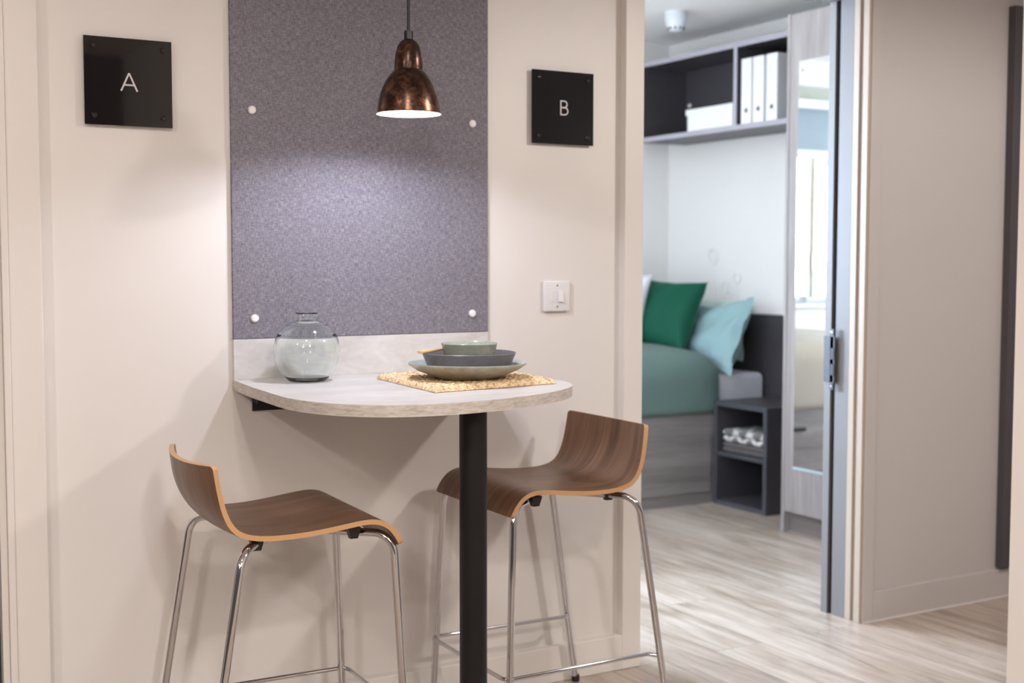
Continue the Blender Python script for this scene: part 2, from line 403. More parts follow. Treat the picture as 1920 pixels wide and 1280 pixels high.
# ------------------------------------------------------------------ the setting
struct('floor', B(-2.6, 4.6, -4.8, 3.0, -0.05, 0), floor_mat, origin=(0, 0, 0))
bm = bmesh.new(); box(bm, -2.7, 4.32, -4.9, 0.12, ZC, ZC+0.1); struct('ceiling', bm, paint)
bm = bmesh.new(); box(bm, 0.7, 4.6, 0.12, 3.1, ZC, ZC+0.1); struct('ceiling', bm, paint_ceiling)
DX0, DX1, DH = 2.19, 3.10, 2.08           # bedroom doorway
bm = bmesh.new()
box(bm, 0.455, DX0, YW, 0.18, 0, ZC)                        # recessed field
struct('wall_back', bm, paint)
struct('wall_back', B(-2.6, -0.45, 0.0, 0.18, 0, ZC), paint)
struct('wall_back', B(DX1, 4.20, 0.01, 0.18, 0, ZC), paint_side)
bm = bmesh.new(); box(bm, DX0, DX1, 0.0, 0.18, DH, ZC); box(bm, -0.45, 0.455, 0.0, 0.18, DH, ZC); struct('wall_back', bm, paint)
struct('wall_back', B(-0.60, 0.60, 0.181, 0.20, 0, ZC), paint)  # unseen backing added behind the left door to stop light leaking in
struct('wall_left', B(-2.7, -2.6, -4.8, 0.18, 0, ZC), dark_board)
struct('wall_front', B(-2.6, 4.20, -4.9, -4.8, 0, ZC), dark_board)
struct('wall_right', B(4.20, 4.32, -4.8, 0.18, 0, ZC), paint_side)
# foreground wall end near the camera, at the right edge of the picture
struct('wall_near', B(1.846, 1.966, -4.8, -1.569, 0, ZC), paint)
# panelling on the breakfast wall: stiles and bottom rail
def bev(x0, x1, y0, y1, z0, z1, b=0.0025): return B(x0, x1, y0, y1, z0, z1, bev=b)
struct('trim_1', bev(0.455, 0.527, 0.0, YW+0.005, 0, ZC), paint_trim)
struct('trim_2', bev(2.125, DX0, 0.0, YW+0.005, 0, ZC), paint_trim)
struct('baseboard_back', bev(0.527, 2.125, 0.0, YW+0.005, 0, 0.103), paint_trim)
# casing of the left door (dark leaf just enters the frame)
bm = bmesh.new(); box(bm, 0.440, 0.455, -0.006, 0.03, 0, ZC, bev=0.002); box(bm, 0.425, 0.440, 0.004, 0.04, 0, ZC, bev=0.002)
struct('trim_3', bm, paint_trim)
d2 = struct('door_1', bev(-0.449, 0.4253, 0.041, 0.085, 0.003, DH-0.001), dark_board)
# right panel: stile, bottom rail
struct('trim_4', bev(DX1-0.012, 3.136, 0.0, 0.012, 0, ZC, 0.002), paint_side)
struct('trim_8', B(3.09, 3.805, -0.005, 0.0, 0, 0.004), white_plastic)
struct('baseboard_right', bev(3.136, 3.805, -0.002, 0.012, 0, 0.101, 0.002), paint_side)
# doorway to the bedroom: stepped cream casing, pale grey frame with black seal
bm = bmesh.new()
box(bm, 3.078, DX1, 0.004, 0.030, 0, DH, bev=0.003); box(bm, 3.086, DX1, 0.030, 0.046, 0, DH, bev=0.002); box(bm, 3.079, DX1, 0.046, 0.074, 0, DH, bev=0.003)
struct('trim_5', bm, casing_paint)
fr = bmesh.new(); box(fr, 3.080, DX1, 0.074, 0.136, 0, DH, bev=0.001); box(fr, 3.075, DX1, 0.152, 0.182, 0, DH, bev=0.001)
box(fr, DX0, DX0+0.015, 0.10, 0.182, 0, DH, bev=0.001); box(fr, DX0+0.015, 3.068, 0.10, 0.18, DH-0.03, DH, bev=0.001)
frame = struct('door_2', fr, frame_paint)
o = obj('door_seal', B(3.086, DX1-0.002, 0.136, 0.152, 0, DH), seal_mat, frame)
o.location = -frame.location
# strike plate on the frame, with two keeps and two screws
sp = thing('strike_plate', 'dark metal lock strike plate screwed to the grey frame of the bedroom doorway', 'strike plate', (3.079, 0.14, 0.765))
bm = bmesh.new(); box(bm, 3.0640, 3.0680, 0.124, 0.1745, 0.79, 0.945, bev=0.001); box(bm, 3.0640, 3.0680, 0.128, 0.146, 0.765, 0.97, bev=0.0015)
obj('plate', bm, steel_grey, sp)
for z0, z1 in ((0.815, 0.852), (0.868, 0.905)): obj('keep', B(3.0630, 3.0660, 0.128, 0.142, z0, z1), seal_mat, sp)
for z in (0.777, 0.958):
    bm = bmesh.new(); lathe(bm, [(0, 0.002), (0.0035, 0.0015), (0.0045, 0), (0, 0)], seg=16)
    bmesh.ops.rotate(bm, verts=bm.verts, matrix=Matrix.Rotation(-PI/2, 3, 'Y')); bmesh.ops.translate(bm, verts=bm.verts, vec=(3.0642, 0.137, z)); obj('screw', bm, chrome, sp)
# dark board on the right-hand corridor wall
tag(obj('wall_panel', B(3.742, 4.15, -0.022, 0.0095, 0.110, 2.076, bev=0.002), dark_board), 'tall dark grey board fixed to the right-hand wall just above the skirting', 'wall panel')

# bedroom shell with its window
struct('wall_bedroom_right', B(XH, XH+0.12, 0.18, YF+0.2, 0, ZC), paint_white)
struct('wall_bedroom_left', B(0.75, 0.87, 0.18, YF+0.2, 0, ZC), paint_white)
WX0, WX1, WZ0, WZ1 = 1.10, 2.33, 0.935, 1.855
bm = bmesh.new()
box(bm, 0.87, WX0, YF, YF+0.2, 0, ZC); box(bm, WX1, XH, YF, YF+0.2, 0, ZC); box(bm, WX0, WX1, YF, YF+0.2, 0, WZ0); box(bm, WX0, WX1, YF, YF+0.2, WZ1, ZC)
struct('wall_bedroom_back', bm, paint_white)
bm = bmesh.new()
for a in ((WX0, WX0+0.05, WZ0, WZ1), (WX1-0.04, WX1, WZ0, WZ1), (WX0, WX1, WZ0, WZ0+0.04), (WX0, WX1, WZ1-0.03, WZ1)): box(bm, a[0], a[1], YF+0.12, YF+0.17, a[2], a[3], bev=0.003)
w = struct('window_1', bm, white_plastic)
bm = bmesh.new(); box(bm, 2.120, 2.170, YF+0.05, YF+0.15, WZ0+0.04, WZ1-0.03, bev=0.002); o = obj('window_sash', bm, olive_frame, w); o.location = -w.location
bm = bmesh.new(); box(bm, WX0+0.05, WX1-0.04, YF+0.14, YF+0.146, WZ0+0.04, WZ1-0.03); o = obj('window_pane', bm, pane_glass, w); o.location = -w.location
bm = bmesh.new(); box(bm, 2.138, 2.152, YF+0.02, YF+0.05, 1.12, 1.24, bev=0.004); o = obj('window_handle', bm, chrome, w); o.location = -w.location
bm = bmesh.new(); box(bm, WX0-0.02, WX1+0.02, YF-0.03, YF+0.12, WZ0-0.025, WZ0, bev=0.004); struct('trim_6', bm, white_plastic)
# boxed ledge below the ceiling (seen in the mirror)
rb = thing('roller_blind', 'blue-grey roller blind above the bedroom window, seen in the wardrobe mirror', 'blind', (1.8, YF-0.02, 1.86))
obj('blind_fabric', B(1.02, 2.50, YF-0.012, YF-0.008, 1.862, 2.105), blind_mat, rb)
obj('cassette', B(1.00, 2.52, YF-0.06, YF-0.001, 2.105, 2.160, bev=0.006), white_plastic, rb)
obj('bottom_bar', B(1.02, 2.50, YF-0.018, YF-0.003, 1.850, 1.862, bev=0.003), white_plastic, rb)
struct('trim_7', B(0.88, 2.9, YF-0.03, YF-0.001, 2.162, 2.235, bev=0.002), sage_trim)

# ------------------------------------------------------------------ fabric notice board and upstand
bx0, bx1 = wx(0.9645), wx(1.670)
nb = thing('notice_board', 'tall grey fabric notice board on the wall above the half-round bar table', 'notice board', ((bx0+bx1)/2, YW, wz(-0.194+1.2)))
obj('fabric_panel', B(bx0, bx1, YW-0.012, YW-0.001, wz(1.006)+0.0005, 2.30, bev=0.0015), fabric_mat, nb)
obj('backing_edge', B(bx0-0.003, bx1+0.002, YW-0.0035, YW-0.0002, wz(1.006)+0.0005, 2.302), white_plastic, nb)
for x, z in ((1.017, 1.561), (1.622, 1.560), (1.018, 1.056), (1.621, 1.056)):
    bm = bmesh.new(); lathe(bm, [(0, 0.007), (0.007, 0.0065), (0.0098, 0.004), (0.0102, 0), (0, 0)], seg=28)
    bmesh.ops.rotate(bm, verts=bm.verts, matrix=Matrix.Rotation(PI/2, 3, 'X')); bmesh.ops.translate(bm, verts=bm.verts, vec=(wx(x), YW-0.012, wz(z)))
    obj('pin', bm, pin_mat, nb, smooth=True)
tag(obj('upstand', B(bx0, bx1, YW-0.013, YW, 0.905, wz(1.006)-0.0005, bev=0.001), table_mat), 'low pale stone-effect upstand between the table top and the fabric board', 'upstand')

# ------------------------------------------------------------------ half-round bar table
TX, TR, TY = 1.308, 0.358, -0.340
bt = thing('bar_table', 'half-round wall-fixed bar table with pale stone-effect top on one black leg', 'table', (TX, -0.3, 0))
TP = [(0.973, YW-0.0005), (0.9555, -0.15), (0.9475, -0.30), (0.9435, -0.395), (0.9465, -0.462), (0.9630, -0.533), (0.9990, -0.604), (1.0560, -0.661), (1.1220, -0.690), (1.1880, -0.700), (1.2600, -0.6955),
      (1.3620, -0.674), (1.4890, -0.621), (1.5700, -0.565), (1.6220, -0.510), (1.6520, -0.447), (1.6640, -0.381), (1.6680, -0.28), (1.6680, -0.10), (1.6680, YW-0.0005)]
pts = []
for i in range(len(TP)-1):
    p0, p1, p2, p3 = TP[max(i-1, 0)], TP[i], TP[i+1], TP[min(i+2, len(TP)-1)]
    for k in range(5):
        f = k/5; pts.append(tuple(0.5*(2*p1[d]+(p2[d]-p0[d])*f+(2*p0[d]-5*p1[d]+4*p2[d]-p3[d])*f*f+(3*p1[d]-p0[d]-3*p2[d]+p3[d])*f**3) for d in (0, 1)))
pts.append(TP[-1])
bm = bmesh.new(); extrude_poly(bm, pts, 0.880, 0.905, 0, 1)
es = [e for e in bm.edges if abs(e.verts[0].co.z-e.verts[1].co.z) < 1e-6]
bmesh.ops.bevel(bm, geom=es, offset=0.0012, segments=2, profile=0.5, affect='EDGES')
obj('table_top', bm, [table_mat, edge_mat], bt, smooth=True)
bm = bmesh.new(); lathe(bm, [(0, 0.002), (0.0302, 0.002), (0.0302, 0.8795), (0, 0.8795)], (TX, -0.602, 0), 48); obj('leg', bm, black_metal, bt, smooth=True)
bm = bmesh.new(); lathe(bm, [(0, 0.8795), (0.05, 0.8795), (0.05, 0.875), (0.0303, 0.875)], (TX, -0.602, 0), 40); obj('leg_flange', bm, black_metal, bt)
bm = bmesh.new(); lathe(bm, [(0, 0.008), (0.031, 0.008), (0.034, 0.005), (0.036, 0), (0, 0)], (TX, -0.602, 0), 40); obj('leg_foot', bm, black_metal, bt)
bm = bmesh.new(); box(bm, wx(1.013), 1.60, YW-0.005, YW, 0.824, 0.879); box(bm, wx(1.013), 1.60, YW-0.045, YW-0.004, 0.874, 0.8795); box(bm, wx(1.013), wx(1.013)+0.004, YW-0.045, YW-0.004, 0.846, 0.878)
obj('wall_bracket', bm, black_metal, bt)

# ------------------------------------------------------------------ letter signs
def strokes(ch, cx, cz, h):
    bm = bmesh.new(); t = h*0.095; cnt = [0]
    def bar(a, b, w=t):
        a = Vector(a); b = Vector(b); d = (b-a).normalized(); n = Vector((-d.y, d.x))*w/2
        cnt[0] += 1; q = [a-n, b-n, b+n, a+n]; lo = [bm.verts.new((cx+p.x, 0, cz+p.y)) for p in q]; hi = [bm.verts.new((cx+p.x, -0.0008-cnt[0]*0.000012, cz+p.y)) for p in q]
        bm.faces.new(lo); bm.faces.new(list(reversed(hi)))
        for i in range(4): bm.faces.new((lo[i], hi[i], hi[(i+1) % 4], lo[(i+1) % 4]))
    if ch == 'A':
        bar((-0.45*h, -h/2), (0, h/2)); bar((0.45*h, -h/2), (0, h/2)); bar((-0.31*h, -0.16*h), (0.31*h, -0.16*h), t*0.95)
    else:
        x0 = -0.25*h; bar((x0, -h/2), (x0, h/2))
        for z0, z1, ex in ((0.02*h, h/2-t/2, 0.24*h), (-h/2+t/2, 0.02*h, 0.30*h)):
            r = (z1-z0)/2; zc = (z0+z1)/2; xs = ex-r; P = [(x0, z1), (xs, z1)]
            P += [(xs+r*math.sin(a), zc+r*math.cos(a)) for a in (PI*i/14 for i in range(1, 14))] + [(xs, z0), (x0, z0)]
            if z0 < 0: P = P[1:]
            for p, q in zip(P[:-1], P[1:]):
                d = Vector((q[0]-p[0], q[1]-p[1])).normalized()*t*0.12; bar((p[0]-d.x, p[1]-d.y), (q[0]+d.x, q[1]+d.y))
    return bm
def sign(ch, x0, z0, label, lx, lz):
    S = 0.2015; x0 = wx(x0); z0 = wz(z0)
    t = thing('door_sign', label, 'sign', (x0+S/2, YW, z0), group=None)
    yb = YW-0.010
    obj('acrylic_plate', B(x0, x0+S, yb-0.004, yb, z0, z0+S, bev=0.0006), gloss_black, t)
    bm = strokes(ch, wx(lx), wz(lz), 0.0415); bmesh.ops.translate(bm, verts=bm.verts, vec=(0, yb-0.0038, 0)); obj('letter', bm, letter_mat, t)
    for sx in (0.021, S-0.021):
        for sz in (0.021, S-0.021):
            bm = bmesh.new(); lathe(bm, [(0, 0.0065), (0.003, 0.006), (0.0062, 0.0035), (0.007, 0), (0.007, -0.0135), (0, -0.0135)], seg=24)
            bmesh.ops.rotate(bm, verts=bm.verts, matrix=Matrix.Rotation(PI/2, 3, 'X')); bmesh.ops.translate(bm, verts=bm.verts, vec=(x0+sx, yb-0.004, z0+sz))
            obj('stud', bm, stud_mat, t, smooth=True)
sign('A', 0.6245, 1.507, 'square gloss black sign lettered A on the wall left of the fabric board', 0.725, 1.607)
sign('B', 1.806, 1.518, 'square gloss black sign lettered B on the wall beside the bedroom doorway', 1.908, 1.618)

# ------------------------------------------------------------------ light switch
sx, sz = wx(1.890), wz(1.099)
ls = thing('light_switch', 'white square light switch on the wall between sign B and the right stool', 'light switch', (sx, YW, sz-0.043))
obj('back_box', B(sx-0.040, sx+0.040, YW-0.004, YW, sz-0.040, sz+0.040, bev=0.002), white_plastic, ls)
obj('face_plate', B(sx-0.0435, sx+0.0435, YW-0.012, YW-0.003, sz-0.0435, sz+0.0435, bev=0.004, seg=3), white_plastic, ls, smooth=True)
obj('blank_insert', B(sx-0.020, sx-0.004, YW-0.0132, YW-0.011, sz-0.016, sz+0.016, bev=0.001), white_plastic, ls)
bm = B(sx+0.003, sx+0.019, YW-0.0165, YW-0.011, sz-0.0165, sz+0.0165, bev=0.0015)
for v in bm.verts:
    if v.co.y < YW-0.013: v.co.y += -0.003*(-(v.co.z-sz)/0.0165)
obj('rocker', bm, white_plastic, ls)
for z in (sz+0.030, sz-0.030):
    bm = bmesh.new(); lathe(bm, [(0, 0.0006), (0.0026, 0.0005), (0.0028, 0), (0, 0)], seg=16)
    bmesh.ops.rotate(bm, verts=bm.verts, matrix=Matrix.Rotation(PI/2, 3, 'X')); bmesh.ops.translate(bm, verts=bm.verts, vec=(sx, YW-0.012, z)); obj('screw', bm, screw_mat, ls)

# ------------------------------------------------------------------ pendant lamp
PX, PY = 1.279, -0.345
pl = thing('pendant_lamp', 'mottled copper bell-shaped pendant lamp hanging lit above the bar table', 'pendant lamp', (PX, PY, 1.533))
prof = [(0.0815, 0.0), (0.0805, 0.003), (0.0790, 0.018), (0.0755, 0.035), (0.0690, 0.055), (0.0590, 0.074), (0.0475, 0.089), (0.0385, 0.097), (0.0365, 0.0985), (0.0370, 0.103), (0.0362, 0.118), (0.0335, 0.136), (0.0285, 0.153), (0.0215, 0.163), (0.0120, 0.1690), (0.0, 0.1705)]
bm = bmesh.new(); lathe(bm, [(r*0.905, z) for r, z in prof], (PX, PY, 1.534), 80); 
obj('shade', bm, copper_mat, pl, smooth=True, angle=60)
inner = [(0.0815, 0.0), (0.0822, -0.0008), (0.0795, 0.0008), (0.0775, 0.018), (0.0740, 0.034), (0.0675, 0.053), (0.0580, 0.071), (0.0460, 0.086), (0.0, 0.090)]
bm = bmesh.new(); lathe(bm, [(r*0.905, z) for r, z in inner], (PX, PY, 1.534), 80); obj('reflector', bm, shade_in, pl, smooth=True)
bm = bmesh.new(); lathe(bm, [(0, 0.040), (0.028, 0.042), (0.034, 0.050), (0.030, 0.066), (0.018, 0.085), (0, 0.089)], (PX, PY, 1.534), 40); obj('led_bulb', bm, led_mat, pl, smooth=True)
bm = bmesh.new(); lathe(bm, [(0.0078, 0.1685), (0.0078, 0.186), (0.0066, 0.1895), (0.0, 0.190)], (PX, PY, 1.534), 24); obj('cord_grip', bm, steel_grey, pl, smooth=True)
for s in (-1, 1): obj('grip_lug', B(PX+s*0.0085-0.0012, PX+s*0.0085+0.0012, PY-0.003, PY+0.003, 1.534+0.168, 1.534+0.188), black_metal, pl)
bm = bmesh.new(); tube(bm, [(PX, PY, 1.722), (PX, PY, 2.0), (PX, PY, 2.40)], 0.0037, 12); obj('cord', bm, cord_mat, pl, smooth=True)

# ------------------------------------------------------------------ bar stools
ZS = 0.635
def make_stool(label):
    t = thing('bar_stool', label, 'bar stool', (0, 0, 0), local=True, group='bar stools at the half-round table')
    # centre-line profile (u forward, z up) and half width
    P = [(-0.186, 0.151), (-0.182, 0.120), (-0.177, 0.090), (-0.170, 0.060), (-0.159, 0.033), (-0.143, 0.014), (-0.118, 0.004), (-0.085, -0.0005), (-0.04, -0.001), (0.0, 0.001), (0.04, 0.005), (0.08, 0.010),
         (0.115, 0.014), (0.14, 0.0145), (0.162, 0.010), (0.180, 0.000), (0.194, -0.014), (0.204, -0.029), (0.211, -0.044)]
    Q = []
    for i in range(len(P)-1):                              # Catmull-Rom resample
        p0 = P[max(i-1, 0)]; p1 = P[i]; p2 = P[i+1]; p3 = P[min(i+2, len(P)-1)]
        for k in range(3):
            f = k/3; Q.append(tuple(0.5*(2*p1[d]+(p2[d]-p0[d])*f+(2*p0[d]-5*p1[d]+4*p2[d]-p3[d])*f*f+(3*p1[d]-p0[d]-3*p2[d]+p3[d])*f**3) for d in (0, 1)))
    Q.append(P[-1]); S = [0]
    for a, b in zip(Q[:-1], Q[1:]): S.append(S[-1]+math.dist(a, b))
    LT = S[-1]; NT = 28; R = 0.010
    # denser rows at both ends for rounded corners
    def at(s):
        for i in range(len(S)-1):
            if S[i+1] >= s: f = (s-S[i])/(S[i+1]-S[i]+1e-12); return (Q[i][0]+(Q[i+1][0]-Q[i][0])*f, Q[i][1]+(Q[i+1][1]-Q[i][1])*f)
        return Q[-1]
    rows = [R*(1-math.cos(a*PI/16)) for a in range(0, 8)]
    rows = rows + [R+(LT-2*R)*i/46 for i in range(47)] + [LT-x for x in reversed(rows)]
    def mid(s, tt):
        u, z = at(s); f = s/LT
        W = 0.182+(0.201-0.182)*min(1, f*1.5)
        e = min(s, LT-s); w = W if e >= R else W-R+math.sqrt(max(0, R*R-(R-e)**2))
        v = tt*w; q = (v/W)**2
        bk = max(0.0, min(1.0, (0.20-s)/0.16)); bk = bk*bk*(3-2*bk)
        u += -0.030*(1-q)*bk; z += -0.006*(1-q)*bk
        z += -0.004*(1-q)*(1-bk)*max(0, min(1, (LT-0.05-s)/0.12))
        return Vector((u, v, z+ZS))
    TH = 0.011; rs = rows; n = len(rs); top = []; bot = []
    e = 1e-3
    for s in rs:
        ra, rb = [], []
        for j in range(NT+1):
            tt = -1+2*j/NT; p = mid(s, tt)
            s0 = max(0.0, s-e); s1 = min(LT, s+e)
            def raw(ss, ttt):
                sc = min(max(ss, R), LT-R); return mid(sc, ttt) if False else mid(ss, ttt)
            uu = at(s0); vv = at(s1); d1 = Vector((vv[0]-uu[0], 0, vv[1]-uu[1])).normalized()
            a = mid(s, max(-1, tt-0.05)); b = mid(s, min(1, tt+0.05)); d2v = (b-a).normalized()
            nn = d1.cross(d2v)
            nn.normalize(); ra.append(p); rb.append(p-nn*TH)
        top.append(ra); bot.append(rb)
    bm = bmesh.new(); uvl = bm.loops.layers.uv.new('UVMap')
    VT = [[bm.verts.new(p) for p in r] for r in top]; VB = [[bm.verts.new(p) for p in r] for r in bot]
    def face(vs, uvs, mi):
        f = bm.faces.new(vs); f.material_index = mi
        for l, q in zip(f.loops, uvs): l[uvl].uv = q
    for i in range(n-1):
        for j in range(NT):
            uvs = [(rs[i], j/NT*0.4), (rs[i+1], j/NT*0.4), (rs[i+1], (j+1)/NT*0.4), (rs[i], (j+1)/NT*0.4)]
            face([VT[i][j], VT[i+1][j], VT[i+1][j+1], VT[i][j+1]], uvs, 0)
            face([VB[i][j+1], VB[i+1][j+1], VB[i+1][j], VB[i][j]], [uvs[3], uvs[2], uvs[1], uvs[0]], 0)
    ring = [(i, 0) for i in range(n)] + [(n-1, j) for j in range(1, NT+1)] + [(i, NT) for i in range(n-2, -1, -1)] + [(0, j) for j in range(NT-1, 0, -1)]
    m = len(ring)
    for k in range(m):
        a = ring[k]; b = ring[(k+1) % m]
        face([VT[a[0]][a[1]], VB[a[0]][a[1]], VB[b[0]][b[1]], VT[b[0]][b[1]]], [(0, k*.01), (1, k*.01), (1, k*.01+.01), (0, k*.01+.01)], 1)
    obj('seat_shell', bm, [walnut_mat, ply_mat], t, smooth=True, angle=40)
    # legs: four bent chrome tubes meeting on a cross beneath the seat
    zt = ZS-0.024; r = 0.0088
    LG = {'fl': ((0.195, 0.185), (0.221, 0.206)), 'fr': ((0.195, -0.185), (0.221, -0.206)), 'bl': ((-0.150, 0.214), (-0.243, 0.227)), 'br': ((-0.150, -0.214), (-0.243, -0.227))}
    def legpt(k, z):
        a, b = LG[k]; f = z/(ZS-0.05); return Vector((b[0]+(a[0]-b[0])*f, b[1]+(a[1]-b[1])*f, z))
    for k in LG:
        up = legpt(k, zt); 
        bm = bmesh.new(); pts = fillet([legpt(k, 0.012), up, (0.0 if k[0] == 'f' else 0.0, up.y*0.12, zt)], 0.048, 12)
        tube(bm, pts, r, 16); lg = obj('leg', bm, chrome, t, smooth=True)
        bm = bmesh.new(); f = legpt(k, 0.0); lathe(bm, [(0, 0), (0.010, 0.0), (0.0115, 0.003), (0.0115, 0.016), (0.0095, 0.020), (0, 0.020)], (f.x, f.y, 0), 20); obj('glide', bm, black_plastic, lg, smooth=True)
    ZR = 0.202; c = {k: legpt(k, ZR) for k in LG}
    def off(p, du, dv): return Vector((p.x+du, p.y+dv, p.z))
    pts = [off(c['bl'], 0.004, -0.004), off(c['bl'], 0.022, -0.026), off(c['fl'], 0.014, -0.010 if False else 0.004), off(c['fr'], 0.014, -0.004), off(c['br'], 0.022, 0.026), off(c['br'], 0.004, 0.004)]
    bm = bmesh.new(); tube(bm, fillet(pts, [0, 0.012, 0.022, 0.022, 0.012, 0], 8), 0.0052, 12); obj('footrest', bm, chrome, t, smooth=True)
    for u, v in ((0.115, 0.150), (0.115, -0.150), (-0.098, 0.150), (-0.098, -0.150)):
        bm = bmesh.new(); z1 = ZS-0.003+(0.004 if u > 0 else 0)
        a = [(-0.014, -0.012), (0.014, -0.012), (0.014, 0.012), (-0.014, 0.012)]
        hi = [bm.verts.new((u+x, v+y, z1-0.010)) for x, y in a]; lo = [bm.verts.new((u+x*0.6, v+y*0.6, z1-0.034)) for x, y in a]
        bm.faces.new(hi); bm.faces.new(lo)
        for i in range(4): bm.faces.new((hi[i], lo[i], lo[(i+1) % 4], hi[(i+1) % 4]))
        obj('clip', bm, black_plastic, t)
    return t
s1 = make_stool('walnut veneer bar stool with low back on chrome legs, left of the black table leg')
s1.location = (0.956, -0.354, 0); s1.rotation_euler = (0, 0, -0.040)
s2 = dup(s1, (1.706, -0.244, 0), 3.134)
s2['label'] = 'walnut veneer bar stool on chrome legs, the one partly behind the black table leg'

# ------------------------------------------------------------------ things on the table
# vase
VX, VY = 1.119, -0.100
body = [(0.0420, 0.0), (0.0455, 0.0020), (0.0510, 0.0070), (0.0600, 0.0180), (0.0695, 0.0335), (0.0765, 0.0500), (0.0800, 0.0660), (0.0807, 0.0760), (0.0793, 0.0895), (0.0750, 0.1045), (0.0680, 0.1180), (0.0580, 0.1300), (0.0455, 0.1390), (0.0340, 0.1435), (0.0250, 0.1460)]
sm = []
for i in range(len(body)-1):
    p0, p1, p2, p3 = body[max(i-1, 0)], body[i], body[i+1], body[min(i+2, len(body)-1)]
    for k in range(3):
        f = k/3; sm.append(tuple(0.5*(2*p1[d]+(p2[d]-p0[d])*f+(2*p0[d]-5*p1[d]+4*p2[d]-p3[d])*f*f+(3*p1[d]-p0[d]-3*p2[d]+p3[d])*f**3) for d in (0, 1)))
sm.append(body[-1]); zt = body[-1][1]
out = [(0, 0.0)] + sm + [(0.0222, zt+0.003), (0.0208, zt+0.008), (0.0208, zt+0.014), (0.0222, zt+0.0165), (0.0270, zt+0.018), (0.0272, zt+0.0205)]
ins = [(0.0225, zt+0.0205), (0.0186, zt+0.017), (0.0180, zt+0.012), (0.0180, zt+0.004), (0.0215, zt-0.001)]
ins += [(max(0.02, r-0.0026), z-0.0022*(1 if z > 0.11 else -0.2)) for r, z in reversed(sm) if 0.008 < z < 0.139]
ins += [(0.040, 0.0050), (0.03, 0.0038), (0, 0.0035)]
bm = bmesh.new(); lathe(bm, out+ins, (VX, VY, 0.9053), 96)
vase = obj('glass_vase', bm, vase_glass, smooth=True, angle=60, origin=(VX, VY, 0.9053))
tag(vase, 'round pale aqua clear glass vase with short neck on the table', 'vase')

# woven placemat
A0, A1, A2 = Vector((1.288, -0.131)), Vector((1.263, -0.508)), Vector((1.610, -0.458)); A3 = A0+(A2-A1)
def mat_pt(a, b):
    p = A0*(1-a)*(1-b)+A1*a*(1-b)+A2*a*b+A3*(1-a)*b; return p
NR, NS = 16, 24
bm = bmesh.new(); NU, NV = NR*9, NS*8
def mz(a, b, side):
    row = a*NR; fr = row-math.floor(row); k = int(math.floor(row))
    env = math.sqrt(max(0.0, 1-(2*fr-1)**2))
    slant = (fr-0.5)*(1.0 if k % 2 == 0 else -1.0)*0.9
    st = b*NS+slant; fs = st-math.floor(st)
    tw = math.sqrt(max(0, 1-(2*fs-1)**2))
    jit = noise.noise(Vector((k*1.7, math.floor(st)*2.3, 0.5)))
    return env*(0.35+0.65*tw)*(1+0.35*jit)
def mf(side):
    def f(a, b):
        wob = 0.0035*noise.noise(Vector((a*9, b*9, 2.0)))
        ea = min(a, 1-a)*NR; eb = min(b, 1-b)*NS
        p = mat_pt(a, b)
        if min(ea, eb) < 0.6:
            d = (p-(A0+A2)/2).normalized(); p = p+d*(0.003*noise.noise(Vector((a*NR*1.3, b*NS*0.9, 5)))+wob)
        edge = min(1.0, math.sqrt(max(0, min(ea/0.5, eb/0.7, 1.0))))
        z = 0.9062+(0.0028+0.0085*mz(a, b, side)+0.0025)*edge if side else 0.9062
        if side == 0: z = 0.9062
        return (p.x, p.y, z)
    return f
T_, _ = grid(bm, mf(1), NU, NV)
b_ = [bm.verts.new((p.x, p.y, 0.9060)) for p in (A0, A1, A2, A3)]; bm.faces.new(b_)
pm = obj('placemat', bm, rope_mat, smooth=True, angle=80, origin=(1.46, -0.29, 0.906)); tag(pm, 'natural braided rush placemat lying under the plate on the table', 'placemat')

DXc, DYc = 1.427, -0.352
ZM = 0.9175
bm = bmesh.new()
lathe(bm, [(0, 0.0, 0), (0.070, 0.0, 0), (0.078, 0.001, 0), (0.105, 0.011, 0), (0.135, 0.022, 0), (0.1545, 0.0335, 0), (0.1580, 0.0375, 1), (0.1575, 0.0395, 1), (0.1540, 0.0385, 1), (0.134, 0.0285, 1), (0.106, 0.0165, 1), (0.08, 0.010, 1), (0, 0.009, 1)], (DXc, DYc, ZM), 96, wob=0.006, rs=0.895)
tag(obj('dinner_plate', bm, [plate_mat, plate_top_mat], smooth=True, angle=60, origin=(DXc, DYc, ZM)), 'wide shallow sage-green glazed plate on the woven placemat', 'plate')
ZB = ZM+0.0095
bm = bmesh.new()
lathe(bm, [(0, 0), (0.098, 0), (0.1045, 0.0022), (0.1055, 0.006), (0.1135, 0.030), (0.1225, 0.0495), (0.1240, 0.0518), (0.1222, 0.0535), (0.1200, 0.0515), (0.1105, 0.030), (0.1025, 0.009), (0.096, 0.0062), (0, 0.006)], (DXc+0.004, DYc, ZB), 96, wob=0.003, rs=0.905)
tag(obj('serving_bowl', bm, bowl_mat, smooth=True, angle=60, origin=(DXc+0.004, DYc, ZB)), 'mauve-grey stoneware bowl stacked on the sage plate', 'bowl')
ZQ = ZB+0.0395
bm = bmesh.new()
lathe(bm, [(0, 0), (0.050, 0), (0.062, 0.003), (0.0665, 0.008), (0.0695, 0.020), (0.0735, 0.0325), (0.0745, 0.0345), (0.0732, 0.0358), (0.0712, 0.034), (0.0670, 0.020), (0.0635, 0.0085), (0.056, 0.0055), (0, 0.005)], (DXc+0.005, DYc, ZQ), 72, wob=0.004, rs=0.905)
tag(obj('small_bowl', bm, small_bowl_mat, smooth=True, angle=60, origin=(DXc+0.005, DYc, ZQ)), 'small celadon green bowl topmost in the stack of crockery', 'bowl')
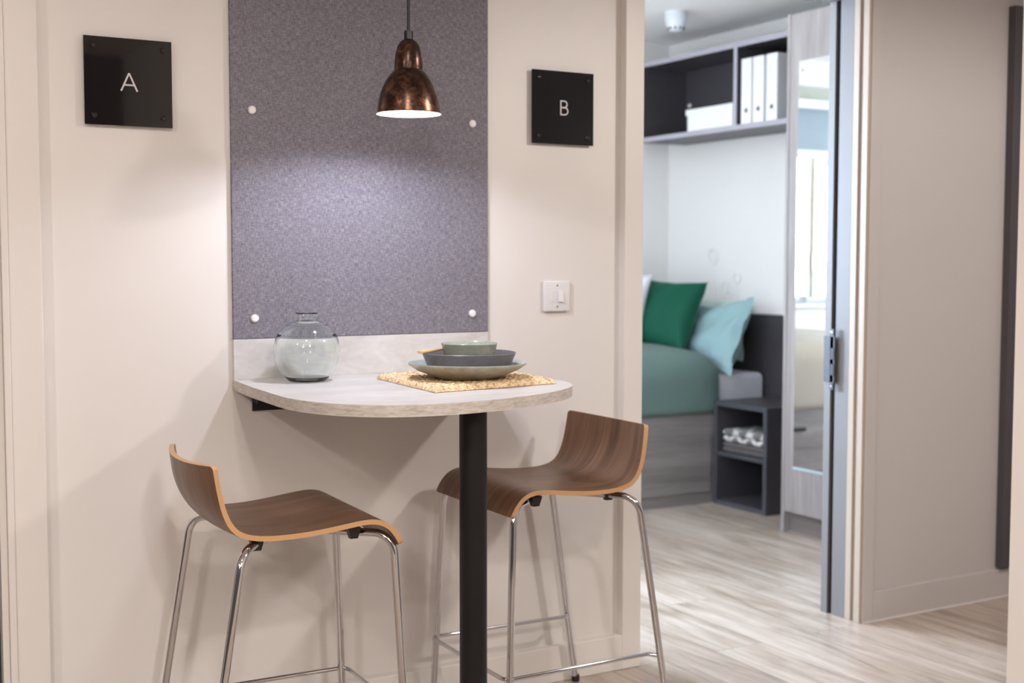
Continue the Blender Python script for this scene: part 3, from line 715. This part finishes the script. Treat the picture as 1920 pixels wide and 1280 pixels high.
# two pale wooden chopsticks resting over the rim of the grey bowl
for k, (dy, dz, lb) in enumerate(((0.0, 0.0, 'pale wooden chopstick poking over the grey bowl rim, the front one of the pair'), (0.010, 0.0005, 'pale wooden chopstick poking over the grey bowl rim, the rear one of the pair'))):
    a = Vector((DXc-0.128, DYc-0.012+dy*1.5, ZB+0.0575)); b = Vector((DXc+0.030, DYc+0.105+dy*0.3, ZB+0.0600)); bm = bmesh.new()
    tube(bm, [a, a+(b-a)*0.5, b], [0.0036, 0.0032, 0.002], 10)
    tag(obj('chopstick', bm, wood_stick, smooth=True, origin=tuple(a)), lb, 'chopstick', 'chopsticks in the bowl')

# ------------------------------------------------------------------ bedroom furniture
# wardrobe
WF = 3.85
wd = thing('wardrobe', 'tall grey oak wardrobe with a long mirror on its door, beyond the doorway', 'wardrobe', (4.1, 0.80, 0))
obj('side_panel', B(WF-0.002, XH-0.003, 1.233, 1.251, 0, 2.26, bev=0.001), wardrobe_mat, wd)
obj('side_panel', B(WF-0.002, XH-0.003, 0.345, 0.363, 0, 2.26, bev=0.001), wardrobe_mat, wd)
bm = bmesh.new(); box(bm, WF+0.022, XH-0.003, 0.363, 1.233, 0.092, 0.11); box(bm, WF+0.022, XH-0.003, 0.363, 1.233, 2.24, 2.258); box(bm, XH-0.02, XH-0.003, 0.363, 1.233, 0.11, 2.24); obj('carcass', bm, wardrobe_mat, wd)
obj('plinth', B(WF+0.035, WF+0.052, 0.363, 1.233, 0, 0.091), plinth_mat, wd)
for y0, y1, mir in ((0.800, 1.231, True), (0.365, 0.797, False)):
    d = obj('door', B(WF, WF+0.019, y0, y1, 0.092, 2.256, bev=0.001), wardrobe_mat, wd)
    if mir:
        dw = Vector(wd['_w'])
        def sub(name, bm, mt, **k):
            bmesh.ops.translate(bm, verts=bm.verts, vec=-dw); return obj(name, bm, mt, d, **k)
        mr = sub('mirror', B(WF-0.0045, WF-0.0002, 0.857, 1.174, 0.297, 2.052, bev=0.0012), mirror_mat)
        sub('mirror_trim', B(WF-0.006, WF-0.0002, 0.855, 1.176, 0.286, 0.297), mirror_edge)
        for y, z in ((1.150, 2.010), (0.881, 2.010), (1.150, 0.335), (0.881, 0.335)):
            bm = bmesh.new(); lathe(bm, [(0, 0.002), (0.004, 0.002), (0.005, 0), (0, 0)], seg=16)
            bmesh.ops.rotate(bm, verts=bm.verts, matrix=Matrix.Rotation(-PI/2, 3, 'Y')); bmesh.ops.translate(bm, verts=bm.verts, vec=(WF-0.0045, y, z)); sub('mirror_screw', bm, screw_mat)

# wall shelf above the bed
SX, SXB = 4.10, XH-0.001
sh = thing('wall_shelf', 'anthracite open wall shelf above the bed, next to the wardrobe', 'shelf', (SX+0.15, 1.97, 1.833))
SY0, SY1, SYD = 1.253, 2.70, 1.905
def edged(name, x0, x1, y0, y1, z0, z1, parent, em=None):
    bm = B(x0+0.0015, x1, y0, y1, z0, z1); box(bm, x0, x0+0.0016, y0, y1, z0, z1, mi=1); return obj(name, bm, [anthracite, em or anthr_edge], parent)
edged('top_board', SX, SXB, SY0, SY1, 2.232, 2.257, sh, shelf_edge)
edged('bottom_board', SX, SXB, SY0, SY1, 1.833, 1.857, sh, shelf_edge)
edged('divider', SX+0.001, SXB, SYD-0.013, SYD+0.012, 1.857, 2.232, sh, shelf_edge)
edged('end_panel', SX+0.001, SXB, SY1-0.02, SY1, 1.857, 2.232, sh)
edged('end_panel', SX+0.001, SXB, SY0, SY0+0.018, 1.857, 2.232, sh)
obj('back_panel', B(SXB-0.010, SXB, SY0+0.018, SY1-0.02, 1.857, 2.232), anthracite, sh)
bm = bmesh.new(); lathe(bm, [(0, 0.008), (0.010, 0.007), (0.012, 0), (0, 0)], seg=24)
bmesh.ops.rotate(bm, verts=bm.verts, matrix=Matrix.Rotation(-PI/2, 3, 'Y')); bmesh.ops.translate(bm, verts=bm.verts, vec=(SXB-0.010, 2.645, 2.045)); obj('fixing_cap', bm, white_plastic, sh)
# lever arch files
def lever(y0, y1, label):
    t = thing('lever_arch_file', label, 'ring binder', (SX+0.14, (y0+y1)/2, 1.8572), group='white files on the wall shelf')
    bm = B(SX+0.004, SX+0.285, y0, y1, 1.8575, 2.170, bev=0.002); obj('cover', bm, carton_white, t)
    bm = bmesh.new(); lathe(bm, [(0.006, 0), (0.006, 0.002), (0.0105, 0.0025), (0.012, 0)], seg=24)
    bmesh.ops.rotate(bm, verts=bm.verts, matrix=Matrix.Rotation(-PI/2, 3, 'Y')); bmesh.ops.translate(bm, verts=bm.verts, vec=(SX+0.0038, (y0+y1)/2-0.002, 1.921)); obj('finger_ring', bm, screw_mat, t)
    bm = bmesh.new(); lathe(bm, [(0, 0.001), (0.0065, 0.001), (0.0065, 0), (0, 0)], seg=20)
    bmesh.ops.rotate(bm, verts=bm.verts, matrix=Matrix.Rotation(-PI/2, 3, 'Y')); bmesh.ops.translate(bm, verts=bm.verts, vec=(SX+0.0038, (y0+y1)/2-0.002, 1.921)); obj('finger_hole', bm, seal_mat, t)
lever(1.789, 1.862, 'white lever arch file on the shelf, the one next to the divider')
lever(1.699, 1.776, 'white lever arch file on the shelf, between the other two files')
lever(1.604, 1.681, 'white lever arch file on the shelf, the one nearest the wardrobe')
# lidded storage box
t = thing('storage_box', 'low white lidded storage box in the left bay of the wall shelf', 'storage box', (SX+0.13, 2.105, 1.8572))
obj('box_body', B(SX+0.004, SX+0.25, 1.928, 2.284, 1.8575, 1.945, bev=0.003), carton_white, t)
obj('lid', B(SX-0.001, SX+0.255, 1.922, 2.294, 1.938, 1.968, bev=0.003), carton_white, t)

# headboard, bedside cubby
tag(obj('headboard', B(XH-0.022, XH-0.001, 1.256, YF-0.01, 0.10, 0.922, bev=0.002), anthracite), 'wide flat anthracite headboard panel behind the pillows and cubby', 'headboard')
ns = thing('bedside_cubby', 'small anthracite open cubby with one shelf standing between bed and wardrobe', 'bedside table', (4.18, 1.717, 0))
NX, NXB, NY0, NY1 = 4.0, XH-0.025, 1.525, 1.912
edged('top', NX-0.003, NXB, NY0-0.002, NY1+0.002, 0.487, 0.509, ns)
edged('side', NX, NXB, NY0, NY0+0.025, 0, 0.487, ns); edged('side', NX, NXB, NY1-0.022, NY1, 0, 0.487, ns)
edged('bottom', NX, NXB, NY0+0.025, NY1-0.022, 0.0, 0.025, ns); edged('shelf', NX+0.006, NXB-0.01, NY0+0.025, NY1-0.022, 0.243, 0.262, ns)
obj('back', B(NXB-0.01, NXB, NY0+0.025, NY1-0.022, 0.025, 0.487), anthracite, ns)
def towel(name, y0, y1, z0, z1, x0, x1, mt, label, folds, seed):
    bm = bmesh.new(); n = folds; uvl = bm.loops.layers.uv.new('UVMap'); h = (z1-z0)/n
    for k in range(n):
        za, zb = z0+k*h, z0+(k+1)*h+0.0005; r = h/2; NA = 10
        pr = [(x0+r-r*math.sin(PI*i/NA), za+r-r*math.cos(PI*i/NA)) for i in range(NA+1)] + [(x1-r+r*math.sin(PI*i/NA), zb-r+r*math.cos(PI*i/NA)) for i in range(NA+1)]
        # loop of profile (x,z), swept along y with soft wobble
        NYs = 24; V = []
        for j in range(NYs+1):
            fy = j/NYs; y = y0+(y1-y0)*fy; e = min(fy, 1-fy)*NYs; sq = 1 if e > 1.5 else (0.72+0.28*math.sqrt(max(0, 1-(1-e/1.5)**2)))
            V.append([bm.verts.new((x+0.004*noise.noise(Vector((x*20, y*25, seed+k))), y+0.003*noise.noise(Vector((z*60, k, seed))), (za+zb)/2+(z-(za+zb)/2)*sq+0.0012*noise.noise(Vector((x*15, y*30, seed*3+k))))) for x, z in pr])
        m = len(pr)
        for j in range(NYs):
            for i in range(m):
                f = bm.faces.new((V[j][i], V[j][(i+1) % m], V[j+1][(i+1) % m], V[j+1][i]))
                for l in f.loops: l[uvl].uv = ((l.vert.co.y-y0)*6.0, (l.vert.co.z-z0+(l.vert.co.x-x0)*0.9)*6.0)
        bm.faces.new(V[0]); bm.faces.new(list(reversed(V[-1])))
    return tag(obj(name, bm, mt, smooth=True, angle=50), label, 'towel')
towel('folded_towel', 1.575, 1.872, 0.2625, 0.311, 4.025, 4.28, grey_towel, 'charcoal grey folded towel on the cubby shelf, under the patterned one', 2, 1)
towel('folded_towel', 1.568, 1.868, 0.3125, 0.374, 4.022, 4.27, pattern_towel, 'grey folded towel with white lattice pattern on the cubby shelf', 2, 9)

# bed
bd = thing('bed', 'single bed with grey oak drawer base standing against the far wall', 'bed', (3.35, 2.38, 0))
bm = bmesh.new(); box(bm, 2.38, XH-0.026, 1.93, YF-0.012, 0.0, 0.445, bev=0.002); obj('bed_base', bm, bedbase_mat, bd)
for x0, x1 in ((2.42, 3.40), (3.405, 3.985)):
    d = obj('drawer_front', B(x0, x1, 1.918, 1.9305, 0.06, 0.333, bev=0.002), bedbase_mat, bd)
    if x0 < 3: bm = B(3.09, 3.19, 1.906, 1.9185, 0.318, 0.336, bev=0.003); bmesh.ops.translate(bm, verts=bm.verts, vec=-Vector(bd['_w'])); obj('drawer_handle', bm, black_metal, d)
obj('mattress', B(2.42, XH-0.030, 1.975, YF-0.02, 0.446, 0.628, bev=0.03, seg=4), white_cotton, bd, smooth=True)

def drape(name, x0, x1, ytop, zb, zt, mt, label, cat, seed, rr=0.16, crown=0.02, rend=(0.10, 0.10)):
    """Thick quilt lying over the mattress and hanging down its near side."""
    bm = bmesh.new(); path = []
    # profile in (y,z): hem at the bottom front, up the face, over a wide radius, to the far wall
    yf = 1.905; path = [(yf+0.045, zb+0.006), (yf+0.02, zb), (yf+0.004, zb+0.012)]
    path += [(yf, zb+0.03+(zt-rr-zb-0.03)*i/6) for i in range(7)]
    path += [(yf+rr-rr*math.cos(a), zt-rr+rr*math.sin(a)) for a in (PI/2*i/12 for i in range(1, 13))]
    path += [(yf+rr+(YF-0.03-yf-rr)*i/14, zt) for i in range(1, 15)]
    n = len(path); NX_ = 44; V = []
    for j in range(NX_+1):
        f = j/NX_; x = x0+(x1-x0)*f; row = []
        d0, d1 = (x-x0), (x1-x)
        k0 = 1 if d0 > rend[0] else math.sqrt(max(0, 1-(1-d0/rend[0])**2)); k1 = 1 if d1 > rend[1] else math.sqrt(max(0, 1-(1-d1/rend[1])**2))
        k = k0*k1
        for i, (y, z) in enumerate(path):
            w = 0.010*noise.noise(Vector((x*3.1, y*3.0+z*4, seed)))+0.004*noise.noise(Vector((x*11, y*8+z*9, seed+3)))
            base = 0.634; zz = z
            if z > base: zz = base+(z-base)*(0.15+0.85*k)
            yy = y+(1-k)*0.07*max(0.0, 1-(y-yf)/0.1)
            zz += w*(1 if z > zb+0.05 else 0.3)+crown*math.sin(PI*min(1, max(0, (y-yf-0.1)/0.9)))*k
            row.append(bm.verts.new((x, min(yy-w*(0.8 if y < yf+0.1 else 0), YF-0.015), zz)))
        V.append(row)
    for j in range(NX_):
        for i in range(n-1): bm.faces.new((V[j][i], V[j][i+1], V[j+1][i+1], V[j+1][i]))
    ret = bmesh.ops.solidify(bm, geom=list(bm.faces), thickness=-0.002)
    return tag(obj(name, bm, mt, smooth=True, angle=70), label, cat)
drape('duvet', 3.30, 4.072, 0, 0.447, 0.752, teal_duvet, 'sage teal duvet covering the bed and hanging over its near side', 'duvet', 3.0, rr=0.13, rend=(0.05, 0.17))
drape('bed_throw', 2.40, 3.32, 0, 0.430, 0.785, cream_throw, 'cream throw over the foot of the bed, seen in the wardrobe mirror', 'throw', 8.0, rr=0.12, rend=(0.08, 0.05))

def pillow(name, TL, TR, BR, BL, th, mt, label, seed, pinch=0.10, flange=0.0, fold=0.006, cat='cushion', tie=0.0):
    TL, TR, BR, BL = map(Vector, (TL, TR, BR, BL)); bm = bmesh.new(); N = 30
    nrm = ((TR-TL).cross(BL-TL)).normalized()
    if nrm.x > 0: nrm = -nrm
    rows = {}
    for side in (1, -1):
        V = []
        for i in range(N+1):
            row = []
            for j in range(N+1):
                a, b = i/N, j/N; X, Y = 2*a-1, 2*b-1
                ed = (1-X*X)*(1-Y*Y)
                # concave edges: corners stick out as ears
                Xc = X*(1-pinch*(1-Y*Y)*abs(X)**3); Yc = Y*(1-pinch*(1-X*X)*abs(Y)**3)
                aa, bb = (Xc+1)/2, (Yc+1)/2
                p = TL*(1-aa)*(1-bb)+TR*aa*(1-bb)+BR*aa*bb+BL*(1-aa)*bb
                fl = max(0.0, 1-flange*2.2*(1-min(1-abs(X), 1-abs(Y))/max(flange, 1e-6))) if flange and min(1-abs(X), 1-abs(Y)) < flange else 1.0
                h = th/2*(max(0, ed)**0.42)*(0.25 if (flange and min(1-abs(X), 1-abs(Y)) < flange) else 1.0)
                wr = fold*(noise.noise(Vector((X*2.2+Y*1.5, (X-Y)*0.8, seed)))*2+0.35*noise.noise(Vector((X*4, Y*3.5, seed+2))))
                wr += tie*math.sin((X*0.9+Y*1.5)*5+seed)*max(0, 1-abs(X+Y)*0.5)
                if side == 1 or (0 < i < N and 0 < j < N):
                    row.append(bm.verts.new(p+nrm*(side*h+wr)))
                else: row.append(rows[1][i][j])
            V.append(row)
        rows[side] = V
        for i in range(N):
            for j in range(N): bm.faces.new((V[i][j], V[i+1][j], V[i+1][j+1], V[i][j+1]))
    return tag(obj(name, bm, mt, smooth=True, angle=80), label, cat)
pillow('pillow', (4.350, 2.60, 0.995), (4.360, 2.09, 0.985), (4.30, 2.06, 0.68), (4.30, 2.60, 0.70), 0.05, mint_cotton, 'pale mint pillow against the headboard, mostly hidden behind the teal one', 11, 0.03, cat='pillow')
pillow('pillow', (4.300, 2.430, 0.938), (4.265, 1.925, 1.006), (4.075, 1.885, 0.628), (4.095, 2.330, 0.715), 0.125, teal_pillow, 'pale teal cotton pillow with pointed corner leaning beside the green cushion', 5, 0.09, 0.08, 0.017, 'pillow', 0.010)
pillow('cushion', (4.10, 2.600, 1.098), (4.175, 2.191, 1.087), (3.975, 2.130, 0.722), (3.925, 2.510, 0.745), 0.16, green_velvet, 'emerald green velvet cushion standing on the duvet', 2, 0.12, 0, 0.004)
pillow('cushion', (3.92, 2.812, 1.135), (4.005, 2.445, 1.125), (3.870, 2.375, 0.765), (3.81, 2.745, 0.775), 0.13, white_cotton, 'white cushion at the far left, beside the green velvet cushion', 7, 0.10, 0, 0.004)

# faint line-drawn flower stickers on the bedroom wall
def decal(pts, r=0.0035):
    bm = bmesh.new(); tube(bm, [(XH-0.001, y, z) for y, z in pts], r, 6); return bm
bm = bmesh.new()
for (y, z, s, h) in ((2.44, 1.215, 0.05, 0.26), (2.33, 1.05, 0.04, 0.12), (2.24, 1.10, 0.035, 0.15)):
    n = 26; spiral = [(XH-0.001, y+s*(1-0.5*i/n)*math.cos(i*0.5), z+s*(1-0.5*i/n)*math.sin(i*0.5)) for i in range(n)]
    tube(bm, spiral, 0.003, 6); tube(bm, [(XH-0.001, y-0.03*math.sin(i/8*3)-0.02*i/8, z-s-h*i/8) for i in range(9)], 0.003, 6)
tag(obj('wall_sticker', bm, decal_mat), 'faint line-drawn flower sticker on the white wall above the pillows', 'wall sticker')

# smoke detector
sd = thing('smoke_detector', 'white round smoke detector on the bedroom ceiling', 'smoke detector', (3.836, 2.033, 2.40))
bm = bmesh.new(); lathe(bm, [(0, 0), (0.054, 0), (0.054, -0.010), (0.051, -0.014), (0, -0.014)], (3.836, 2.033, 2.3995), 48); obj('base', bm, detector_mat, sd, smooth=True)
bm = bmesh.new(); lathe(bm, [(0.050, -0.014), (0.0525, -0.016), (0.0525, -0.045), (0.051, -0.047), (0.051, -0.049), (0.050, -0.052), (0.045, -0.072), (0.030, -0.090), (0.026, -0.094), (0, -0.096)], (3.836, 2.033, 2.3995), 48); obj('housing', bm, detector_mat, sd, smooth=True)
for i in range(10):
    a = 2*PI*i/10+0.2; bm = B(-0.004, 0.004, -0.0035, 0.0035, -0.006, 0.006)
    bmesh.ops.rotate(bm, verts=bm.verts, matrix=Matrix.Rotation(0.7, 3, 'Y')); bmesh.ops.translate(bm, verts=bm.verts, vec=(0.0385, 0, -0.0805)); bmesh.ops.rotate(bm, verts=bm.verts, matrix=Matrix.Rotation(a, 3, 'Z'))
    bmesh.ops.translate(bm, verts=bm.verts, vec=(3.836, 2.033, 2.3995)); obj('vent', bm, seal_mat, sd)

for o in list(bpy.data.objects):
    if o.get('_w') is not None: del o['_w']
